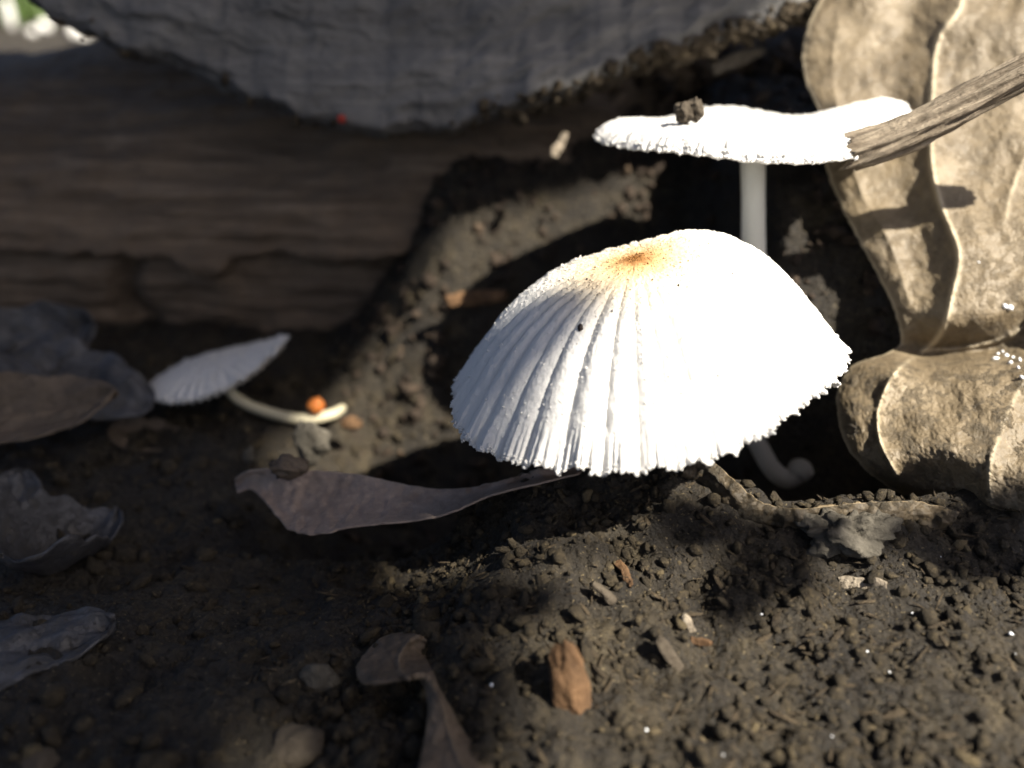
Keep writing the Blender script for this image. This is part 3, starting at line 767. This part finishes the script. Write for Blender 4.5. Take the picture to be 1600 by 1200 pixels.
TA = [(640, 985), (596, 996), (567, 1025), (556, 1046), (566, 1066), (600, 1070), (632, 1056), (655, 1062), (668, 1100), (664, 1150), (652, 1210), (640, 1300)]
TB = [(668, 1000), (664, 1010), (664, 1022), (668, 1032), (672, 1040), (676, 1048), (680, 1056), (686, 1072), (704, 1104), (728, 1145), (775, 1205), (850, 1300)]
strip_leaf("dead_leaf", TA, TB,
           [hit(x_, y_) - l_ for (x_, y_), l_ in zip(TA, [0.05, 0.1, 0.2, 0.3, 0.4, 0.45, 0.4, 0.3, 0.3, 0.3, 0.3, 0.3])], [hit(x_, y_) - l_ for (x_, y_), l_ in zip(TB, [0.02, 0.04, 0.06, 0.1, 0.12, 0.15, 0.18, 0.15, 0.1, 0.1, 0.1, 0.1])],
           M_LEAFB, "twisted narrow brown dead leaf curling out of the soil", seed=5, sag=-0.12, cr=0.06, dirt=0.5, midvein=0.6)

EA = [(1085, 712), (1115, 722), (1150, 752), (1180, 778), (1212, 791), (1260, 794), (1330, 787), (1400, 783), (1440, 784), (1500, 800)]
EB = [(x_ - 22, y_ + 34) for x_, y_ in EA]
strip_leaf("dead_leaf", EA, EB,
           [hit(x_, y_ + 30) - 0.10 for x_, y_ in EA], [hit(x_, y_) + 0.03 for x_, y_ in EB],
           M_LEAFE, "soil-caked dead leaf whose thin rim, coloured bright as if sunlit, crosses the bank", th=0.05, seed=8, sag=-0.05, cr=0.10, dirt=1.0, edge_n=3)

# ---- blurred grey litter on the left
def litter(px, py, d, L, W_, yaw, pit, roll, mat, label, seed, curl=0.5):
    c = P(px, py, d); s, w = np.meshgrid(np.linspace(-1, 1, 44), np.linspace(-1, 1, 26), indexing='ij')
    prof = np.sqrt(np.clip(1 - np.abs(s) ** 2.4, 0, 1)) * (1 - 0.25 * s)
    q = np.stack([s * 1.3, w * 1.1, 0 * s + seed * 2.1], -1)
    prof = prof * (1 + 0.12 * fbm(np.stack([s * 3, np.sign(w) * 2 + 0 * s, 0 * s + seed], -1), 2)) + 0.02
    x = s * L / 2; y = w * prof * W_ / 2; z = curl * W_ * 0.5 * (w * prof) ** 2 + 0.12 * W_ * fbm(q * 1.2, 3) + 0.25 * curl * L * (s ** 2 - 0.3)
    Gl = np.stack([x, y, z], -1) @ basis(roll, pit, yaw).T + c
    V, F = solid_sheet(Gl, 0.03, toward=c + [0, 0, 50])
    vn = np.exp(-(w / 0.05) ** 2)
    o = obj("dead_leaf", V, F, mat, attrs={"vein": np.tile(vn.ravel(), 2), "dirt": np.full(len(V), 0.5)})
    return tag(o, label, "leaf")
R_ = math.radians
litter(25, 555, 14.2, 2.6, 1.5, R_(20), R_(35), R_(10), M_GREY, "pale grey dead leaf heaped highest against the log's shaded side", 1, 0.5)
litter(120, 600, 13.6, 2.6, 1.3, R_(-15), R_(20), R_(-12), M_GREY, "dull grey dead leaf lying flat just left of the small mushroom", 2, 0.3)
litter(40, 645, 12.6, 2.6, 1.1, R_(10), R_(28), R_(4), M_LEAFB, "brownish dead leaf under the grey leaves left of the small mushroom", 3, 0.4)
litter(95, 865, hit(95, 865) - 0.1, 1.5, 1.1, R_(60), R_(10), R_(-10), M_GREY, "cupped grey dead leaf with upturned ring-like rim on shaded soil", 4, 1.2)
litter(18, 800, hit(18, 800), 1.2, 0.8, R_(100), R_(10), R_(25), M_GREY, "small bluish grey leaf scrap behind the cupped grey leaf", 5, 0.5)
litter(30, 1010, hit(30, 1010) - 0.1, 1.7, 0.9, R_(25), R_(4), R_(-2), M_GREY, "flat grey dead leaf half buried in shaded soil in front of the cupped leaf", 6, 0.05)
litter(250, 690, hit(250, 690), 1.6, 0.6, R_(-8), R_(10), R_(-5), M_LEAFB, "narrow brown leaf scrap on dark soil below the small mushroom's cap", 7, 0.4)

def chunk(name, px, py, d, r, seed, mat, label, cat, scale=(1, 1, 1), amp=0.3, sub=3, freq=1.2):
    v, f = lump(P(px, py, d), r, seed, sub, amp, freq, scale)
    at = {"vein": np.zeros(len(v)), "dirt": np.zeros(len(v))}
    return tag(obj(name, v, f, mat, attrs=at), label, cat)
chunk("pebble", 465, 1165, hit(465, 1165), 0.2, 31, M_PEB, "rounded buff pebble beside the twisted brown leaf's shaded side", "pebble", (1.2, 1, 0.8), 0.15)
chunk("pebble", 62, 1192, hit(62, 1192), 0.14, 32, M_PEB, "small pinkish pebble on the shaded soil in front of the grey scraps", "pebble", (1, 1, 0.8), 0.15)
chunk("bark_flake", 498, 1065, hit(498, 1065), 0.2, 33, M_CLOD, "squarish grey bark flake on the shaded soil", "bark", (0.9, 0.5, 1.1), 0.25)
chunk("wood_fragment", 485, 690, 12.6, 0.24, 34, M_CLOD, "pale grey wood fragment standing in the dark hollow under the bent stem", "wood", (1.1, 0.6, 1.3), 0.35)
chunk("wood_fragment", 390, 712, 12.6, 0.11, 35, M_CLOD, "tiny pinkish wood fragment between bent stem and mauve-grey leaf", "wood", (0.7, 0.7, 1.4), 0.3)
chunk("soil_clod", 1325, 832, hit(1325, 840), 0.36, 36, M_CLOD, "cracked grey soil clod on the sunlit bank under the large leaf", "clod", (1.15, 0.7, 0.62), 0.55, 4, 1.5)
chunk("red_bead", 534, 186, 13.58, 0.06, 37, M_RED, "tiny red bead wedged under the bark slab's edge", "bead")
chunk("wood_fragment", 795, 124, 14.0, 0.10, 38, M_STONE, "tiny cream fragment on the bark slab's ragged edge", "wood", (1.3, 0.8, 0.9))

# rust brown chip standing on the sunlit soil
def chip(px0, py0, d0, px1, py1, d1, w, th, mat, label, name="wood_chip", cat="wood", seed=0, taper=0.75):
    a = P(px0, py0, d0); b = P(px1, py1, d1); L = np.linalg.norm(b - a); ax = (b - a) / L
    sd_ = np.cross(ax, FWD); sd_ /= np.linalg.norm(sd_); nr = np.cross(sd_, ax)
    s = np.linspace(0, 1, 46); th_ = np.linspace(0, 2*np.pi, 26, endpoint=False)
    S, T_ = np.meshgrid(s, th_, indexing='ij')
    ww = w * (1 - (1 - taper) * np.abs(S - 0.35)) * (1 - 0.25 * sst(0.8, 1, S))
    ct, st = np.cos(T_), np.sin(T_)
    sq = 1 / np.maximum(np.abs(ct), np.abs(st)) ** 0.5
    g = a + ax * (S * L + 0.06 * L * perlin(np.stack([ct * 2, st * 2, 0*S + seed], -1)) * sst(0.6, 1, np.abs(2*S-1)))[..., None] + (sd_ * (ww / 2 * ct * sq)[..., None]) + nr * (th / 2 * st * sq)[..., None]
    g = g + nr * (0.05 * fbm(g * 3 + seed, 3))[..., None] + sd_ * (0.03 * fbm(g * 5 + seed + 9, 3))[..., None]
    V = np.concatenate([g.reshape(-1, 3), g[0].mean(0)[None], g[-1].mean(0)[None]])
    F = grid_faces(46, 26, True).tolist(); n = 46 * 26
    for j in range(26):
        j2 = (j+1) % 26; F += [(n, j2, j), (n+1, 45*26 + j, 45*26 + j2)]
    return tag(obj_any(name, V, F, mat), label, cat)
def hc(px0, py0, px1, py1, lift, *a, **k):
    d = hit(px0, py0); chip(px0, py0, d, px1, py1, min(d, hit(px1, py1)) - lift, *a, **k)
dch = hit(893, 1080)
v, f = lump((P(880, 1120, dch) + P(906, 990, dch - 0.35)) / 2, 0.5, 77, 4, 0.2, 1.3, (0.36, 0.25, 1.0)); v[:, 2] -= 0.16
ctr = v.mean(0); v = (v - ctr) @ basis(R_(8), R_(-12), R_(20)).T + ctr
tag(obj("wood_chip", v, f, M_CHIP), "rust-brown upright wood chip standing in the sunlit soil", "wood")
hc(1310, 908, 1385, 914, 0.03, 0.13, 0.08, M_TWIG, "short tan bark shred on the bank just below the grey clod", seed=3)
chip(865, 245, 14.2, 885, 208, 14.2, 0.16, 0.1, M_TWIG, "pale upright splinter on the rotten log face left of the flat mushroom", seed=4)
chip(1115, 108, 14.8, 1190, 78, 14.9, 0.22, 0.12, M_TWIG, "tan bark shred lodged under the slab behind the flat mushroom", seed=5)
hc(965, 880, 985, 915, 0.03, 0.09, 0.06, M_CHIP, "thin orange-brown splinter on the sunlit bank below the big cap", seed=6)
hc(1062, 1045, 1030, 1000, 0.08, 0.12, 0.08, M_PEB, "grey splinter leaning in the soil right of the rust-brown chip", seed=7)
hc(1080, 985, 1070, 962, 0.06, 0.09, 0.06, M_TWIG, "tiny pale splinter above the grey splinter", seed=8)
hc(960, 940, 925, 910, 0.05, 0.1, 0.07, M_PEB, "dark grey splinter in soil above the rust-brown chip", seed=9)
hc(1080, 998, 1112, 1002, 0.03, 0.07, 0.06, M_CHIP, "reddish shred lying right of the grey splinter", seed=10)
chip(700, 470, 14.6, 790, 462, 14.5, 0.25, 0.15, M_CHIP, "brown rotten wood shred on the log's crumbled face behind the big cap", seed=11)

# ------------------------------------------------------------------ twig
tw = np.array([P(1332, 236, 10.45), P(1400, 217, 10.3), P(1480, 176, 10.1), P(1600, 113, 9.8), P(1760, 40, 9.4), P(2000, -60, 8.9)])
t = thing("twig", tw[-1], "thick ridged grey-brown twig with broken end touching the flat mushroom", "twig")
def tprof(th, s):
    f = 1 + 0.09 * np.sin(9 * th + 3 * np.sin(s * 9)) + 0.05 * np.sin(17 * th + s * 13) + 0.05 * perlin(np.stack([np.cos(th) * 3 + 0 * s, np.sin(th) * 3 + 0 * s, s * 22 + 0 * th], -1))
    return f
V, F = tube(tw, [0.21, 0.205, 0.195, 0.185, 0.18, 0.18], 60, tprof, True, 26)
# break the end unevenly
nseg = 60; ax = (tw[0] - tw[1]) / np.linalg.norm(tw[0] - tw[1])
for r_ in range(5):
    th = np.arange(nseg) / nseg * 2 * np.pi
    off = (0.20 * perlin(np.stack([np.cos(th) * 2.2, np.sin(th) * 2.2, 0 * th + 3], -1)) + 0.10 * perlin(np.stack([np.cos(th) * 7, np.sin(th) * 7, 0 * th], -1)) + 0.05) * (1 - r_ / 5)
    V[r_ * nseg:(r_ + 1) * nseg] += ax * off[:, None]
V[-2] -= ax * 0.08
ax_ = (tw[3] - tw[0]) / np.linalg.norm(tw[3] - tw[0]); e1 = np.cross(ax_, [0, 0, 1.0]); e1 /= np.linalg.norm(e1); e2 = np.cross(ax_, e1)
rel = V - tw[0]
shaft = obj_any("shaft", V, F, M_TWIGA, t, attrs={"gx": rel @ e1, "gy": rel @ e2, "gz": rel @ ax_})

# ------------------------------------------------------------------ quartz grains that glint
qp = [(1425, 958), (1355, 1018), (1587, 1022), (1190, 960), (1580, 990), (768, 1070), (1300, 1150), (1390, 1050), (1130, 1180), (1530, 1110), (1470, 870), (1250, 1010), (1010, 1140)]
cs = []
for px, py in qp:
    ray = P(px, py, 1.0) - CAM; d = np.linspace(5, 14, 1200); pts = CAM + ray * d[:, None]
    zz = soil_h(pts[:, 0], pts[:, 1]); k = np.argmax(pts[:, 2] < zz + 0.03); cs.append(pts[k])
V, F, _ = crumbs(np.array(cs), rng.uniform(0.007, 0.019, len(cs)))
tag(obj("quartz_grains", V, F, M_QUARTZ, origin=(2, 7, 1), smooth=False), "tiny glittering quartz grains scattered in the soil", "grains", kind="stuff")
gl = []
for px, py in [(1571, 478), (1578, 482), (1560, 553), (1572, 556), (1583, 558), (1595, 563), (1590, 575), (1577, 567), (1530, 410), (1566, 549), (1598, 590), (1555, 560)]:
    e = np.hypot(PX - px, PY - py); gl.append(G0 if False else RIGHTLEAF.reshape(-1, 3)[np.argmin(e)])
V, F, _ = crumbs(np.array(gl), rng.uniform(0.018, 0.035, len(gl)))
tag(obj("sand_grains", V, F, M_QUARTZ, origin=gl[0], smooth=False), "white sand grains stuck on the large tan leaf's fold", "grains", kind="stuff")

# ------------------------------------------------------------------ sunlit place beyond the log
for k, (px, py, d, r, lab) in enumerate([(124, 50, 70, 0.8, "rounded white stone in sunlight beyond the log's end"), (70, 42, 74, 0.5, "small white stone beside the rounded one beyond the log"), (50, 50, 72, 0.35, "smallest pale stone in the grass beyond the log")]):
    v, f = lump(P(px, py, d), r, k + 60, 3, 0.2, 1.0, (1, 1, 1.0)); tag(obj("stone", v, f, M_STONE), lab, "stone")
v, f = lump(P(14, 22, 76), 0.55, 66, 3, 0.15, 1.0, (0.7, 0.7, 2.4)); tag(obj("stone", v, f, M_STONE), "upright white stone standing beyond the log", "stone")
gb = P(50, 40, 84); gb[2] = 0
V = []; F = []
for k in range(700):
    b = gb + [rng.uniform(-16, 16), rng.uniform(-4, 16), -0.5]; h = rng.uniform(1.2, 4.5); a = rng.uniform(0, 6.28); w = rng.uniform(0.12, 0.3)
    dx = np.array([math.cos(a), math.sin(a), 0]); ln = np.array([-math.sin(a), math.cos(a), 0]) * h * 0.5
    i = len(V); V += [b - dx*w, b + dx*w, b + dx*w*0.7 + ln*0.4 + [0, 0, h*0.6], b - dx*w*0.7 + ln*0.4 + [0, 0, h*0.6], b + ln + [0, 0, h]]
    F += [(i, i+1, i+2, i+3), (i+3, i+2, i+4)]
tag(obj_any("grass", np.array(V), F, M_GREEN, smooth=False), "green grass in sunlight beyond the log", "grass", kind="stuff")

# ------------------------------------------------------------------ unseen leafy branch added overhead to shade the left side
HB = 46.0
def sh(x, y, h=HB): return np.array([x, y, 0]) + SUN / SUN[2] * h
t = thing("shade_branch", sh(-50, 8, HB + 3), "unseen leafy green branch added overhead to shade the left side", "branch")
V, F = tube([sh(-55, 9, HB + 4), sh(-36, 8, HB + 4), sh(-18, 7, HB + 3.5), sh(-7, 7, HB + 3)], [0.9, 0.7, 0.5, 0.25], 12)
obj_any("shade_bough", V, F, M_TWIG, t)
s, w = np.meshgrid(np.linspace(-1, 1, 12), np.linspace(-1, 1, 7), indexing='ij')
pr = np.sqrt(np.clip(1 - np.abs(s) ** 2.2, 0, 1)) + 0.02
Vl, Fl = solid_sheet(np.stack([s * 3.8, w * pr * 2.4, -0.4 * s ** 2 + 0.3 * (w * pr) ** 2], -1), 0.03)
leaf0 = None
def shade_leaf(x, y, h, yaw, size=1.0):
    global leaf0
    if leaf0 is None:
        leaf0 = obj("leaf", Vl + ORIG[t.name], Fl, M_SHADE_LEAF, t); o = leaf0
    else:
        o = leaf0.copy(); COL.objects.link(o)
    o.location = Vector((sh(x, y, h) - ORIG[t.name]) * CM)
    o.rotation_euler = (rng.normal(0, 0.2), rng.normal(0, 0.2), yaw); o.scale = (size,) * 3
for gy_ in np.arange(-9, 25, 2.9):
    edge_ = -1.2 if gy_ < 5.0 else (-3.1 if gy_ < 18.5 else 0.6)
    for gx_ in np.arange(edge_ - 2.4, -48, -3.4):
        shade_leaf(gx_ + rng.uniform(-0.4, 0.4), gy_ + rng.uniform(-0.5, 0.5), HB + rng.uniform(-3, 3), math.pi / 2 + rng.normal(0, 0.28))
# small leaves added out of view to throw a lobed shadow on the bank
for px_, py_, yw, sz in ((1205, 888, 0.9, 0.23), (1215, 862, 2.2, 0.18), (1120, 826, 0.1, 0.13), (1060, 806, 0.1, 0.10), (1530, 850, 0.1, 0.25), (1400, 838, 0.0, 0.12), (770, 940, 0.2, 0.16)):
    g_ = P(px_, py_, hit(px_, py_)); g_ = g_ - SUN / SUN[2] * g_[2]
    shade_leaf(g_[0], g_[1], 24, yw, sz)
for px_, py_ in ((520, 900), (615, 1010), (450, 900), (560, 1080), (420, 960), (500, 990), (478, 850), (640, 1120)):  # more added leaves closing sunlit gaps in the left shade
    g_ = P(px_, py_, hit(px_, py_)); g_ = g_ - SUN / SUN[2] * g_[2]
    shade_leaf(g_[0], g_[1], HB, math.pi / 2 + rng.normal(0, 0.4), 0.33)
V, F = tube([sh(-7, 7, HB + 3), sh(-3, 8, 36), sh(1.2, 8.2, 25)], [0.25, 0.1, 0.05], 8)  # stalk added to carry the shadow-throwing leaves
obj_any("twig", V, F, M_TWIG, t)
